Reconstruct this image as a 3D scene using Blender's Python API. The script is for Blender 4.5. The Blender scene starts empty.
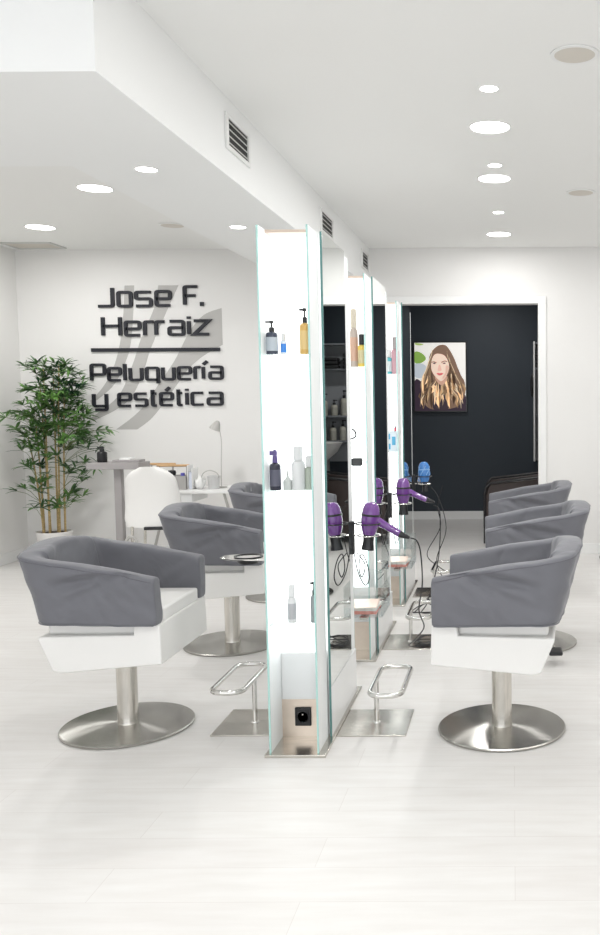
import bpy, bmesh, math, random
from mathutils import Vector, Matrix, noise
random.seed(7)
PI = math.pi
col = bpy.context.scene.collection
scn = bpy.context.scene

# ------------------------------------------------------------------ materials
def mat(name, color=(.8, .8, .8), rough=.5, metal=0., emit=0., ecol=None, spec=.5, coat=0., aniso=0., trans=0.):
    m = bpy.data.materials.new(name); m.use_nodes = True
    b = m.node_tree.nodes['Principled BSDF']
    b.inputs['Base Color'].default_value = (*color, 1)
    b.inputs['Roughness'].default_value = rough
    b.inputs['Metallic'].default_value = metal
    b.inputs['Specular IOR Level'].default_value = spec
    b.inputs['Coat Weight'].default_value = coat
    b.inputs['Anisotropic'].default_value = aniso
    b.inputs['Transmission Weight'].default_value = trans
    if emit:
        b.inputs['Emission Color'].default_value = (*(ecol or color), 1)
        b.inputs['Emission Strength'].default_value = emit
    return m

def bump(m, scale=20, strength=.1, dist=.01, stretch=(1, 1, 1), detail=4):
    nt = m.node_tree; b = nt.nodes['Principled BSDF']
    tc = nt.nodes.new('ShaderNodeTexCoord'); mp = nt.nodes.new('ShaderNodeMapping')
    mp.inputs['Scale'].default_value = stretch
    n = nt.nodes.new('ShaderNodeTexNoise'); n.inputs['Scale'].default_value = scale; n.inputs['Detail'].default_value = detail
    bp = nt.nodes.new('ShaderNodeBump'); bp.inputs['Strength'].default_value = strength; bp.inputs['Distance'].default_value = dist
    nt.links.new(tc.outputs['Object'], mp.inputs['Vector']); nt.links.new(mp.outputs['Vector'], n.inputs['Vector'])
    nt.links.new(n.outputs['Fac'], bp.inputs['Height']); nt.links.new(bp.outputs['Normal'], b.inputs['Normal'])
    return m

def vary(m, c1, c2, scale=5, stretch=(1, 1, 1), lo=.35, hi=.65):
    nt = m.node_tree; b = nt.nodes['Principled BSDF']
    tc = nt.nodes.new('ShaderNodeTexCoord'); mp = nt.nodes.new('ShaderNodeMapping')
    mp.inputs['Scale'].default_value = stretch
    n = nt.nodes.new('ShaderNodeTexNoise'); n.inputs['Scale'].default_value = scale; n.inputs['Detail'].default_value = 5
    r = nt.nodes.new('ShaderNodeValToRGB')
    r.color_ramp.elements[0].position = lo; r.color_ramp.elements[0].color = (*c1, 1)
    r.color_ramp.elements[1].position = hi; r.color_ramp.elements[1].color = (*c2, 1)
    nt.links.new(tc.outputs['Object'], mp.inputs['Vector']); nt.links.new(mp.outputs['Vector'], n.inputs['Vector'])
    nt.links.new(n.outputs['Fac'], r.inputs['Fac']); nt.links.new(r.outputs['Color'], b.inputs['Base Color'])
    return m

def glassy(name, tint=(1, 1, 1), gloss=.10):
    m = bpy.data.materials.new(name); m.use_nodes = True; nt = m.node_tree
    nt.nodes.clear()
    out = nt.nodes.new('ShaderNodeOutputMaterial'); mix = nt.nodes.new('ShaderNodeMixShader')
    t = nt.nodes.new('ShaderNodeBsdfTransparent'); t.inputs['Color'].default_value = (*tint, 1)
    g = nt.nodes.new('ShaderNodeBsdfGlossy'); g.inputs['Roughness'].default_value = .02
    mix.inputs[0].default_value = gloss
    nt.links.new(t.outputs[0], mix.inputs[1]); nt.links.new(g.outputs[0], mix.inputs[2]); nt.links.new(mix.outputs[0], out.inputs[0])
    return m

M = {}
M['wall'] = bump(mat('wall_paint', (.825, .815, .80), .75), 60, .05, .002)
M['wall_r'] = M['wall']
M['ceil'] = bump(mat('ceiling_paint', (.90, .90, .885), .85), 40, .04, .002)
M['beam'] = bump(mat('beam_paint', (.92, .925, .92), .8), 40, .04, .002)
M['trim'] = mat('white_trim', (.86, .86, .85), .4)
M['navy'] = bump(mat('charcoal_navy_paint', (.025, .034, .046), .6), 50, .06, .002)
M['steel'] = vary(mat('brushed_steel', (.55, .52, .48), .24, 1., aniso=.6), (.56, .54, .50), (.70, .67, .62), 9, (1, 14, 1))
M['chrome'] = mat('chrome', (.75, .74, .72), .12, 1.)
M['mirror'] = mat('mirror_glass', (.90, .93, .92), .0, 1.)
M['edge'] = mat('green_glass_edge', (.42, .68, .64), .12, coat=.5)
M['edge_dark'] = mat('dark_green_glass_edge', (.10, .24, .23), .12, coat=.5)
M['lacquer'] = mat('white_lacquered_glass', (.88, .90, .90), .45)
M['warm_steel'] = vary(mat('warm_brushed_steel', (.7, .6, .52), .35, 1.), (.70, .60, .52), (.80, .70, .61), 9, (1, 14, 1))
M['panel_white'] = mat('white_panel', (.84, .85, .85), .25)
M['light_panel'] = mat('backlit_panel', (1, 1, 1), .5, emit=1.9, ecol=(.97, 1., 1.))
M['glass'] = glassy('clear_glass', (.97, .99, .985), .10)
M['acrylic'] = glassy('clear_acrylic', (.93, .95, .95), .14)
M['leather'] = bump(mat('white_leatherette', (.86, .85, .83), .42, coat=.1), 180, .12, .002)
M['black'] = mat('black_plastic', (.012, .012, .014), .3)
M['black_soft'] = mat('black_rubber', (.02, .02, .022), .6)
M['purple'] = mat('purple_gloss', (.16, .045, .27), .18, coat=.8)
M['blue'] = mat('blue_gloss', (.04, .20, .55), .18, coat=.8)
M['blue_light'] = mat('pale_blue_plastic', (.20, .42, .75), .25)
M['sign'] = mat('black_sign_lettering', (.010, .011, .018), .6)
M['decal'] = mat('grey_wall_decal', (.50, .49, .475), .6)
M['pot'] = mat('white_ceramic', (.84, .82, .80), .35)
M['soil'] = bump(mat('potting_soil', (.10, .07, .045), .9), 60, .5, .01)
M['lamp'] = mat('lit_diffuser', (1, 1, 1), .5, emit=9, ecol=(1, .985, .96))
M['grey_table'] = mat('grey_laminate', (.36, .34, .34), .4)
M['felt'] = bump(mat('grey_felt', (.40, .39, .38), .9), 200, .3, .003)
M['wood'] = vary(mat('light_wood', (.62, .40, .20), .5), (.66, .44, .24), (.52, .31, .14), 14, (1, 12, 12))
M['lampgrey'] = mat('grey_metal_shade', (.45, .44, .42), .45)
M['brown'] = bump(mat('dark_brown_leather', (.032, .020, .018), .4), 120, .15, .003)
M['grille'] = mat('vent_dark', (.03, .03, .03), .7)
M['slat'] = mat('vent_slat', (.62, .62, .60), .5)
M['speaker'] = mat('speaker_cloth', (.68, .64, .58), .8)

# grey chair fabric with fine weave
def fabric():
    m = mat('grey_cover_fabric', (.162, .164, .184), .62, spec=.35)
    nt = m.node_tree; b = nt.nodes['Principled BSDF']
    b.inputs['Sheen Weight'].default_value = .25; b.inputs['Sheen Roughness'].default_value = .4
    tc = nt.nodes.new('ShaderNodeTexCoord')
    n = nt.nodes.new('ShaderNodeTexNoise'); n.inputs['Scale'].default_value = 5; n.inputs['Detail'].default_value = 3; n.inputs['Distortion'].default_value = 1.2
    w = nt.nodes.new('ShaderNodeTexNoise'); w.inputs['Scale'].default_value = 350
    b1 = nt.nodes.new('ShaderNodeBump'); b1.inputs['Strength'].default_value = .35; b1.inputs['Distance'].default_value = .02
    b2 = nt.nodes.new('ShaderNodeBump'); b2.inputs['Strength'].default_value = .15; b2.inputs['Distance'].default_value = .001
    nt.links.new(tc.outputs['Object'], n.inputs['Vector']); nt.links.new(tc.outputs['Object'], w.inputs['Vector'])
    nt.links.new(n.outputs['Fac'], b1.inputs['Height']); nt.links.new(w.outputs['Fac'], b2.inputs['Height'])
    nt.links.new(b1.outputs['Normal'], b2.inputs['Normal']); nt.links.new(b2.outputs['Normal'], b.inputs['Normal'])
    return m
M['fabric'] = fabric()
M['seam'] = mat('grey_piping', (.13, .13, .15), .6)

# disc of turned steel: radial tangent
def turned():
    m = mat('turned_steel', (.43, .42, .395), .20, 1., aniso=.95)
    nt = m.node_tree; b = nt.nodes['Principled BSDF']
    t = nt.nodes.new('ShaderNodeTangent'); t.direction_type = 'RADIAL'; t.axis = 'Z'
    nt.links.new(t.outputs['Tangent'], b.inputs['Tangent'])
    return m
M['turned'] = turned()

def floor_mat():
    m = mat('whitewashed_plank_floor', (.8, .78, .76), .38, spec=.4)
    nt = m.node_tree; b = nt.nodes['Principled BSDF']
    tc = nt.nodes.new('ShaderNodeTexCoord'); mp = nt.nodes.new('ShaderNodeMapping')
    br = nt.nodes.new('ShaderNodeTexBrick')
    br.inputs['Scale'].default_value = 1; br.inputs['Brick Width'].default_value = 1.25; br.inputs['Row Height'].default_value = .19
    br.inputs['Mortar Size'].default_value = .0012; br.inputs['Mortar Smooth'].default_value = .3
    br.inputs['Color1'].default_value = (.79, .78, .765, 1); br.inputs['Color2'].default_value = (.765, .75, .735, 1)
    br.inputs['Mortar'].default_value = (.68, .655, .635, 1)
    n = nt.nodes.new('ShaderNodeTexNoise'); n.inputs['Scale'].default_value = 3.5; n.inputs['Detail'].default_value = 8
    mp2 = nt.nodes.new('ShaderNodeMapping'); mp2.inputs['Scale'].default_value = (1, 7, 1)
    rp = nt.nodes.new('ShaderNodeValToRGB')
    rp.color_ramp.elements[0].position = .3; rp.color_ramp.elements[0].color = (.93, .92, .91, 1)
    rp.color_ramp.elements[1].position = .7; rp.color_ramp.elements[1].color = (1, 1, 1, 1)
    mx = nt.nodes.new('ShaderNodeMixRGB'); mx.blend_type = 'MULTIPLY'; mx.inputs[0].default_value = 1
    nt.links.new(tc.outputs['Object'], mp.inputs['Vector']); nt.links.new(mp.outputs['Vector'], br.inputs['Vector'])
    nt.links.new(tc.outputs['Object'], mp2.inputs['Vector']); nt.links.new(mp2.outputs['Vector'], n.inputs['Vector'])
    nt.links.new(n.outputs['Fac'], rp.inputs['Fac']); nt.links.new(br.outputs['Color'], mx.inputs[1]); nt.links.new(rp.outputs['Color'], mx.inputs[2])
    nt.links.new(mx.outputs['Color'], b.inputs['Base Color'])
    return m
M['floor'] = floor_mat()

_cm = {}
def cmat(c, rough=.35, **k):
    key = (c, rough, tuple(sorted(k.items())))
    if key not in _cm: _cm[key] = mat('colour_%d' % len(_cm), c, rough, **k)
    return _cm[key]

# ------------------------------------------------------------------ mesh helpers
def box(bm, x0, x1, y0, y1, z0, z1):
    v = [bm.verts.new(p) for p in ((x0,y0,z0),(x1,y0,z0),(x1,y1,z0),(x0,y1,z0),(x0,y0,z1),(x1,y0,z1),(x1,y1,z1),(x0,y1,z1))]
    for f in ((3,2,1,0),(4,5,6,7),(0,1,5,4),(1,2,6,5),(2,3,7,6),(3,0,4,7)): bm.faces.new([v[i] for i in f])
    return v

def lathe(bm, prof, c=(0,0,0), n=32, axis=None, sx=1, sy=1, loop=False):
    """prof: (r, h) list revolved about axis (default z) at c"""
    R = Vector((0,0,1)).rotation_difference(Vector(axis)).to_matrix() if axis else Matrix.Identity(3)
    rings = []
    for r, h in prof:
        if r < 1e-6: rings.append([bm.verts.new(R @ Vector((0,0,h)) + Vector(c))])
        else: rings.append([bm.verts.new(R @ Vector((r*sx*math.cos(2*PI*i/n), r*sy*math.sin(2*PI*i/n), h)) + Vector(c)) for i in range(n)])
    for a, b in zip(rings, rings[1:]+([rings[0]] if loop else [])):
        for i in range(n):
            j = (i+1) % n
            if len(a) == 1 and len(b) == 1: continue
            if len(a) == 1: bm.faces.new((a[0], b[j], b[i]))
            elif len(b) == 1: bm.faces.new((a[i], a[j], b[0]))
            else: bm.faces.new((a[i], a[j], b[j], b[i]))
    for k in (0, -1):
        if len(rings[k]) > 1 and not loop: bm.faces.new(rings[k] if k else rings[k][::-1])

def smoothpath(pts, sub=6, closed=False):
    P = [Vector(p) for p in pts]; out = []; n = len(P)
    rng = range(n if closed else n-1)
    for i in rng:
        p0 = P[(i-1) % n] if closed or i else P[0]; p1 = P[i]; p2 = P[(i+1) % n]; p3 = P[(i+2) % n] if closed or i+2 < n else P[-1]
        for k in range(sub):
            t = k/sub
            out.append(.5*((2*p1)+(-p0+p2)*t+(2*p0-5*p1+4*p2-p3)*t*t+(-p0+3*p1-3*p2+p3)*t**3))
    if not closed: out.append(P[-1])
    return out

def tube(bm, pts, r, n=10, closed=False):
    P = [Vector(p) for p in pts]; m = len(P); rings = []
    up = None
    for i, p in enumerate(P):
        if closed: t = P[(i+1) % m]-P[i-1]
        else: t = P[min(i+1, m-1)]-P[max(i-1, 0)]
        t.normalize()
        if up is None: up = Vector((0,0,1)) if abs(t.z) < .9 else Vector((1,0,0))
        a = t.cross(up)
        if a.length < 1e-5: a = t.orthogonal()
        a.normalize(); b = a.cross(t); up = b
        rr = r[i] if isinstance(r, (list, tuple)) else r
        rings.append([bm.verts.new(p + rr*(a*math.cos(2*PI*k/n)+b*math.sin(2*PI*k/n))) for k in range(n)])
    for i in range(m if closed else m-1):
        A = rings[i]; B = rings[(i+1) % m]
        for k in range(n): bm.faces.new((A[k], A[(k+1) % n], B[(k+1) % n], B[k]))
    if not closed:
        bm.faces.new(rings[0][::-1]); bm.faces.new(rings[-1])

def prism(bm, poly, f0, f1):
    """poly 2D list; f0/f1 map (a,b)->3D for both ends"""
    A = [bm.verts.new(f0(*p)) for p in poly]; B = [bm.verts.new(f1(*p)) for p in poly]
    n = len(poly)
    bm.faces.new(A[::-1]); bm.faces.new(B)
    for i in range(n): bm.faces.new((A[i], A[(i+1) % n], B[(i+1) % n], B[i]))

def obj(name, bm, m, parent=None, bev=0, smooth=True, angle=35, sub=0, kind=None, label=None):
    bmesh.ops.recalc_face_normals(bm, faces=bm.faces[:])
    me = bpy.data.meshes.new(name); bm.to_mesh(me); bm.free()
    me.materials.append(M[m] if isinstance(m, str) else m)
    if smooth:
        me.polygons.foreach_set('use_smooth', [True]*len(me.polygons))
        me.set_sharp_from_angle(angle=math.radians(angle))
    o = bpy.data.objects.new(name, me); col.objects.link(o)
    if parent: o.parent = parent
    if bev:
        b = o.modifiers.new('bevel', 'BEVEL'); b.width = bev; b.segments = 2; b.limit_method = 'ANGLE'; b.angle_limit = math.radians(40)
    if sub:
        s = o.modifiers.new('subdivision', 'SUBSURF'); s.levels = sub; s.render_levels = sub
    if kind: o['kind'] = kind
    if label: o['label'] = label
    return o

def B(name, m, *boxes, parent=None, bev=0, kind=None, label=None):
    bm = bmesh.new()
    for b in boxes: box(bm, *b)
    return obj(name, bm, m, parent, bev, smooth=bool(bev), kind=kind, label=label)

def thing(name, label, cat, loc=(0,0,0), rz=0, group=None):
    o = bpy.data.objects.new(name, None); col.objects.link(o); o.location = loc; o.rotation_euler = (0,0,rz)
    o.empty_display_size = .1
    o['label'] = label; o['category'] = cat
    if group: o['group'] = group
    return o
def tag(o, label, cat, group=None, loc=None):
    o['label'] = label; o['category'] = cat
    if group: o['group'] = group
    if loc is not None: o.location = loc
    return o
def dup(root, loc, rz=0, label=None, group=None):
    def cp(o, par):
        c = o.copy(); col.objects.link(c)
        if par: c.parent = par
        for ch in list(o.children): cp(ch, c)
        return c
    r = cp(root, None); r.location = loc; r.rotation_euler = (0,0,rz)
    if label: r['label'] = label
    if group: r['group'] = group
    return r

# ------------------------------------------------------------------ room shell
XL, XR, YF, YB, ZC = -4.59, 2.7, -2.2, 8.3, 2.86
S = 'structure'
B('floor', 'floor', (XL-.15, XR+.15, YF, 10.95, -.1, 0), kind=S)
B('ceiling', 'ceil', (XL-.15, XR+.15, YF, YB, ZC, ZC+.1), kind=S)
B('wall_left', 'wall', (XL-.15, XL, YF, YB+.12, 0, ZC), kind=S)
B('wall_right', 'wall', (XR, XR+.15, YF, YB+.12, 0, ZC), kind=S)
DX0, DX1, DZ = -1.22, .24, 2.345
B('wall_back', 'wall', (XL, DX0, YB, YB+.12, 0, ZC), (DX1, XR, YB, YB+.12, 0, ZC), (DX0, DX1, YB, YB+.12, DZ, ZC), kind=S)
B('trim_1', 'trim', (DX1, DX1+.075, YB-.018, YB, 0, DZ), (DX0-.075, DX0, YB-.018, YB, 0, DZ), (DX0-.075, DX1+.075, YB-.018, YB, DZ, DZ+.07), bev=.003, kind=S)
B('baseboard_left', 'trim', (XL, XL+.014, YF, YB, 0, .1), bev=.003, kind=S)
B('baseboard_back', 'trim', (XL+.014, DX0-.075, YB-.014, YB, 0, .1), (DX1+.075, XR, YB-.014, YB, 0, .1), bev=.003, kind=S)
B('baseboard_right', 'trim', (XR-.014, XR, YF, YB-.014, 0, .1), bev=.003, kind=S)
# dark washing room beyond the doorway
B('wall_far', 'navy', (-1.75, 1.6, 10.8, 10.95, 0, 2.9), kind=S)
B('wall_far_left', 'navy', (-1.9, -1.75, YB+.12, 10.95, 0, 2.9), kind=S)
B('wall_far_right', 'navy', (1.6, 1.75, YB+.12, 10.95, 0, 2.9), kind=S)
B('ceiling_far', 'navy', (-1.75, 1.6, YB+.12, 10.8, 2.8, 2.9), kind=S)
B('baseboard_far', 'trim', (-1.75, 1.6, 10.786, 10.8, 0, .1), bev=.003, kind=S)
# dropped bulkhead: one longitudinal beam over the stations, one across at the left
bx, bi, by0, by1, bz = -1.32, -1.955, 2.9, 4.03, 2.5
bm = bmesh.new()
prism(bm, [(bx, by0), (bx, YB), (bi, YB), (bi, by1), (XL, by1), (XL, by0)], lambda a, b: (a, b, bz), lambda a, b: (a, b, ZC))
obj('ceiling_bulkhead', bm, 'beam', smooth=False, kind=S)

# ------------------------------------------------------------------ ceiling fittings
def area(parent, z, r, power, colr=(1, .99, .975)):
    l = bpy.data.lights.new('lamp_light', 'AREA'); l.shape = 'DISK'; l.size = 2*r; l.energy = power; l.color = colr
    o = bpy.data.objects.new('lamp_light', l); col.objects.link(o); o.parent = parent; o.location = (0, 0, z)
    return o
def downlight(name, x, y, z, r, label, power, group):
    t = thing(name, label, 'ceiling light', (x, y, z), group=group)
    bm = bmesh.new(); lathe(bm, [(r*1.0, 0), (r*1.08, 0), (r*1.08, -.003), (r*1.03, -.005), (r*1.0, -.003)], n=40, loop=True); 
    obj('trim_ring', bm, 'trim', t)
    bm = bmesh.new(); lathe(bm, [(0, -.001), (r*1.0, -.001), (r*1.0, -.004), (0, -.008)], n=40)
    obj('diffuser', bm, 'lamp', t)
    area(t, -.02, r*.9, power)
    return t
PW = 7
for y, lb in ((4.69, 'large round recessed light nearest the camera over the right chairs'), (5.75, 'large round recessed light second in the right ceiling row'), (7.64, 'large round recessed light farthest back near the doorway wall')):
    downlight('round_downlight', -.11, y, ZC, .1, lb, PW, 'large round lights in the right ceiling row')
for y, lb in ((4.12, 'small bright spot nearest the camera in the right ceiling row'), (5.43, 'small bright spot between the first two large round lights'), (6.76, 'small bright spot between the second and third large round lights')):
    downlight('ceiling_spot', -.10, y, ZC, .040, lb, PW*.5, 'small spots in the right ceiling row')
downlight('round_downlight', -2.745, 5.955, ZC, .105, 'large round light in left ceiling bay just behind the bulkhead corner', PW*2.6, 'large round lights in the left ceiling bay')
downlight('round_downlight', -3.79, 7.24, ZC, .105, 'large round light in left ceiling bay above the potted bamboo', PW*1.8, 'large round lights in the left ceiling bay')
downlight('ceiling_spot', -1.645, 4.08, bz, .045, 'small spot in bulkhead underside nearest the camera at left', PW*.35, 'small spots in the bulkhead')
downlight('ceiling_spot', -1.645, 5.41, bz, .045, 'small spot in bulkhead underside beside the first mirror station top', PW*.35, 'small spots in the bulkhead')
# unseen lamps added beyond the visible rows to light the room
for x, y in ((-.11, 1.6), (-.11, 3.1), (1.7, 1.6), (1.7, 3.6), (1.7, 5.6), (1.7, 7.4)):
    downlight('round_downlight', x, y, ZC, .1, 'added large round recessed light outside the picture, lighting the right part of the room', PW, 'added round lights outside the picture')
for x, y in ((-3.4, 5.2), (-2.8, 1.6), (-.9, .4)):  # further added lamps, out of view, for the left bay and foreground
    downlight('round_downlight', x, y, ZC, .1, 'added large round recessed light brightening the room from out of view', PW*1.4, 'added round lights hidden from the camera')

def ceil_speaker(x, y, r, label):
    t = thing('ceiling_speaker', label, 'speaker', (x, y, ZC), group='round ceiling speakers')
    bm = bmesh.new(); lathe(bm, [(r*.86, -.001), (r*1.05, -.001), (r*1.05, -.006), (r*.88, -.007)], n=40, loop=True); obj('rim', bm, 'trim', t)
    bm = bmesh.new(); lathe(bm, [(0, -.001), (r*.88, -.001), (r*.88, -.006), (0, -.009)], n=40); obj('grille', bm, 'speaker', t)
ceil_speaker(.26, 3.73, .095, 'round beige ceiling speaker nearest the camera at top right')
ceil_speaker(.47, 6.14, .095, 'round beige ceiling speaker farther back at right')
ceil_speaker(-2.71, 7.19, .10, 'round beige ceiling speaker in the left ceiling bay above the sign')
# ceiling grille at the left corner
t = thing('ceiling_vent', 'flat square air grille in the left bay ceiling near the back corner', 'vent', (-4.28, 8.05, ZC))
B('frame', 'slat', (-.22, .22, -.15, -.13, -.012, 0), (-.22, .22, .13, .15, -.012, 0), (-.22, -.2, -.13, .13, -.012, 0), (.2, .22, -.13, .13, -.012, 0), parent=t)
B('slats', 'speaker', *[(-.2, .2, -.12+.035*i, -.10+.035*i, -.008, 0) for i in range(7)], parent=t)

def wall_vent(y0, y1, label):
    t = thing('air_vent', label, 'vent', (bx, (y0+y1)/2, 2.64), group='air vents along the bulkhead face')
    w = (y1-y0)/2; h = .125
    B('frame', 'trim', (0, .012, -w, w, -.02, .0), (0, .012, -w, w, h, h+.02), (0, .012, -w, -w+.03, 0, h), (0, .012, w-.03, w, 0, h), parent=t, bev=.002)
    B('backing', 'grille', (.0005, .003, -w+.03, w-.03, 0, h), parent=t)
    bm = bmesh.new()
    for i in range(4):
        z = .014+i*.031
        prism(bm, [(.003, z), (.011, z-.006), (.011, z-.001), (.003, z+.008)], lambda a, b: (a, -w+.03, b), lambda a, b: (a, w-.03, b))
    obj('slats', bm, 'slat', t, smooth=False)
wall_vent(4.18, 4.55, 'slatted air vent nearest the camera high on the bulkhead face')
wall_vent(6.20, 6.62, 'slatted air vent above the top of the first mirror station')
wall_vent(7.86, 8.22, 'slatted air vent farthest back on the bulkhead by the doorway wall')

# ------------------------------------------------------------------ mirror stations
IX0, IX1 = -1.015, -.785          # mirror faces
def make_station(label):
    t = thing('mirror_station', label, 'mirror station', (0, 3.53, 0), group='back-lit mirror stations down the middle')
    B('base_plate', 'steel', (-1.02, -.77, -.02, .86, 0, .012), parent=t, bev=.002)
    # mirrors on both faces
    for sx, x0, x1 in ((1, IX1-.012, IX1), (-1, IX0, IX0+.012)):
        mr = B('mirror', 'mirror', (x0, x1, .19, .67, .232, 2.15), parent=t)
        B('glass_edge', 'edge_dark', (x0+.003, x1, .186, .19, .012, 2.15), parent=mr)
        B('lower_panel', 'panel_white', (x0, x1, .19, .79, .012, .226), parent=t, label='white lower panel under the mirror')
    B('core', 'panel_white', (IX0+.012, IX1-.012, .215, .64, .012, 2.145), parent=t)
    # frosted side panes, front and rear, with green edges
    for ya, yb, ye in ((.006, .184, (0, .006)), (.672, .844, (.844, .85))):
        for x0, x1 in ((-1.004, -.997), (-.808, -.801)):
            pn = B('side_pane', 'lacquer', (x0, x1, ya, yb, .012, 2.142), parent=t)
            B('glass_edge', 'edge', (x0, x1, ye[0], ye[1], .012, 2.142), parent=pn)
    # lit panels in the niches
    B('light_panel', 'light_panel', (-.997, -.808, .185, .195, .38, 2.13), parent=t, label='glowing white back panel of the shelf niche')
    B('light_panel', 'light_panel', (-.997, -.808, .66, .67, .44, 2.135), parent=t, label='glowing white back panel of the rear niche')
    B('niche_panel', 'panel_white', (-.997, -.808, .188, .2, .175, .38), parent=t)
    B('kick_plate', 'warm_steel', (-.997, -.808, .184, .2, .012, .175), parent=t, label='brushed steel plate with the power socket')
    B('top_cap', cmat((.62, .50, .42), .4), (-.997, -.808, .10, .2, 2.13, 2.142), parent=t)
    for z in (1.64, 1.09, .54):
        B('shelf', 'glass', (-.997, -.808, .02, .183, z-.008, z), parent=t)
    return t
ISL = [3.53, 4.86, 6.19]
st = make_station('back-lit mirror station nearest the camera, tallest, with power socket at its foot')
dup(st, (0, ISL[1], 0), 0, 'second mirror station behind the nearest one, its glowing shelf half hidden')
dup(st, (0, ISL[2], 0), 0, 'mirror station farthest from the camera, nearest the dark doorway')
sk = bmesh.new(); box(sk, -.942, -.872, .176, .184, .06, .142)
sk = obj('power_socket', sk, 'black', st, bev=.004)
bm = bmesh.new(); lathe(bm, [(.028, 0), (.028, .004), (.024, .005), (.022, .0), (.0, -.0)], (-.907, .176, .101), axis=(0, -1, 0)); obj('socket_ring', bm, 'black_soft', sk)
bm = bmesh.new(); lathe(bm, [(.0, 0), (.003, 0), (.003, .004), (0, .005)], (-.907, .1755, .112), axis=(0, -1, 0), n=12); obj('socket_pin', bm, 'steel', sk)

# ------------------------------------------------------------------ chairs
def make_chair(label, group):
    t = thing('salon_chair', label, 'chair', (0, 0, 0), group=group)
    bm = bmesh.new(); lathe(bm, [(0, 0), (.278, 0), (.283, .003), (.283, .009), (.278, .013), (.06, .017), (0, .017)], n=96)
    obj('base_disc', bm, 'turned', t, angle=25)
    bm = bmesh.new(); lathe(bm, [(.047, .015), (.044, .03), (.044, .315), (.040, .318), (.0, .318)], n=40)
    obj('column', bm, 'steel', t)
    bm = bmesh.new(); box(bm, -.10, .10, -.08, .08, .338, .362); lathe(bm, [(.05, .305), (.052, .34), (.0, .34)], n=24)
    obj('swivel_mount', bm, 'black', t, bev=.004)
    # white seat shell
    hw = .275
    bm = bmesh.new()
    prism(bm, [(-.272, .362), (-.266, .530), (-.16, .538), (-.157, .485), (.235, .480), (.242, .472), (.185, .335), (.15, .325)],
          lambda a, b: (a, -hw, b), lambda a, b: (a, hw, b))
    obj('seat_base', bm, 'leather', t, bev=.012)
    bm = bmesh.new(); box(bm, -.16, .215, -.245, .245, .48, .56)
    obj('seat_band', bm, 'leather', t, bev=.015)
    # seat cushion between the arms
    bm = bmesh.new(); box(bm, -.258, .17, -.205, .205, .525, .585)
    bmesh.ops.subdivide_edges(bm, edges=bm.edges[:], cuts=6, use_grid_fill=True)
    for v in bm.verts:
        if v.co.z > .57:
            u = (v.co.x+.051)/.221; w = v.co.y/.205
            v.co.z += .012*(1-u*u)*(1-w*w)
    obj('seat_cushion', bm, 'leather', t, bev=.012)
    # upholstered grey cover: U-shaped loft
    path = []                      # centre line x, y, outward normal
    W = .30; T = .082; R = .055; xb = .243
    y0 = W-T/2; x1 = xb-T/2; xf = -.252
    N1 = 40
    for i in range(N1): path.append((xf+(x1-R-xf)*i/N1, -y0, 0, -1))
    for i in range(9): a = PI/2*i/8; path.append((x1-R+R*math.sin(a), -y0+R-R*math.cos(a), math.sin(a), -math.cos(a)))
    N2 = 28
    for i in range(1, N2): path.append((x1+.022*math.sin(PI*i/N2), -y0+R+(2*y0-2*R)*i/N2, 1, 0))
    for i in range(9): a = PI/2*i/8; path.append((x1-R+R*math.cos(a), y0-R+R*math.sin(a), math.cos(a), math.sin(a)))
    for i in range(N1): path.append((x1-R-(x1-R-xf)*(i+1)/N1, y0, 0, 1))
    def ss(a): a = max(0, min(1, a)); return a*a*(3-2*a)
    def ring(x, y, nx, ny, shrink=1., dx=0.):
        zt = .727+.094*max(0, min(1, (x-xf)/.48))+.028*ss((x-.10)/.1)*(1-(y/W)**2)
        lean = .082*ss((x-.0)/.19)
        flare = .010
        a = T/2*(1+.30*abs(nx)); zb = .528 + .003*math.sin(x*9)
        pts = []; r = .022
        def P(u, z):        # u: offset along outward normal; z height
            f = (z-zb)/(zt-zb)
            return Vector((x+dx+nx*u+lean*f, y+ny*(u+flare*f*(1-abs(nx))), z))
        zc = (zb+zt)/2
        prof = []
        for i in range(25): prof.append((a, zb+.006+(zt-r-zb-.006)*i/24))
        for i in range(1, 5): q = PI/2*i/4; prof.append((a-r+r*math.cos(q), zt-r+r*math.sin(q)))
        for i in range(1, 3): prof.append((a-r-(2*a-2*r)*i/3, zt+.002))
        for i in range(0, 5): q = PI/2*i/4; prof.append((-a+r-r*math.sin(q), zt-r+r*math.cos(q)))
        for i in range(1, 15): prof.append((-a, zt-r-(zt-r-zb-.006)*i/14))
        for i in range(1, 4): prof.append((-a+2*a*i/4, zb))
        return [P(u*shrink, zc+(z-zc)*(1-(1-shrink)*.4)) for u, z in prof], prof
    rings = []
    m = len(path); L = 0
    seq = [(path[0], .70, -.010), (path[0], .92, -.009)] + [(p, 1., 0) for p in path] + [(path[-1], .92, -.009), (path[-1], .70, -.010)]
    for k, (p, sh, dx) in enumerate(seq):
        pts, prof = ring(*p, shrink=sh, dx=dx)
        outl = []
        for j, v in enumerate(pts):
            f = (v.z-.528)/.3
            nvec = Vector((p[2], p[3], 0))
            side = 1 if prof[j][0] > 0 else -1
            d = 0
            if abs(prof[j][0]) > .02:
                s = k/len(seq)*9
                d += .011*noise.noise(Vector((s*1.1+f*1.3, f*2.6, side*3.1)))
                d += .006*noise.noise(Vector((s*3+f*4, f*5, side*7.7)))
                if side > 0:      # tension folds running diagonally over the arms
                    xa = (v.x+.3)/.5
                    for c0, sl, am in ((.90, -.36, .012), (.76, -.22, .008), (.98, -.80, .009)):
                        g = (f-(c0+sl*xa))/.07
                        d -= 1.5*am*(math.exp(-g*g)-.6*math.exp(-(g-1.5)**2))*math.sin(PI*min(1, max(0, xa)))*(1-abs(p[2]))
            outl.append(bm_v(v+nvec*d*side))
        rings.append(outl)
    return t, rings
_verts = []
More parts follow.
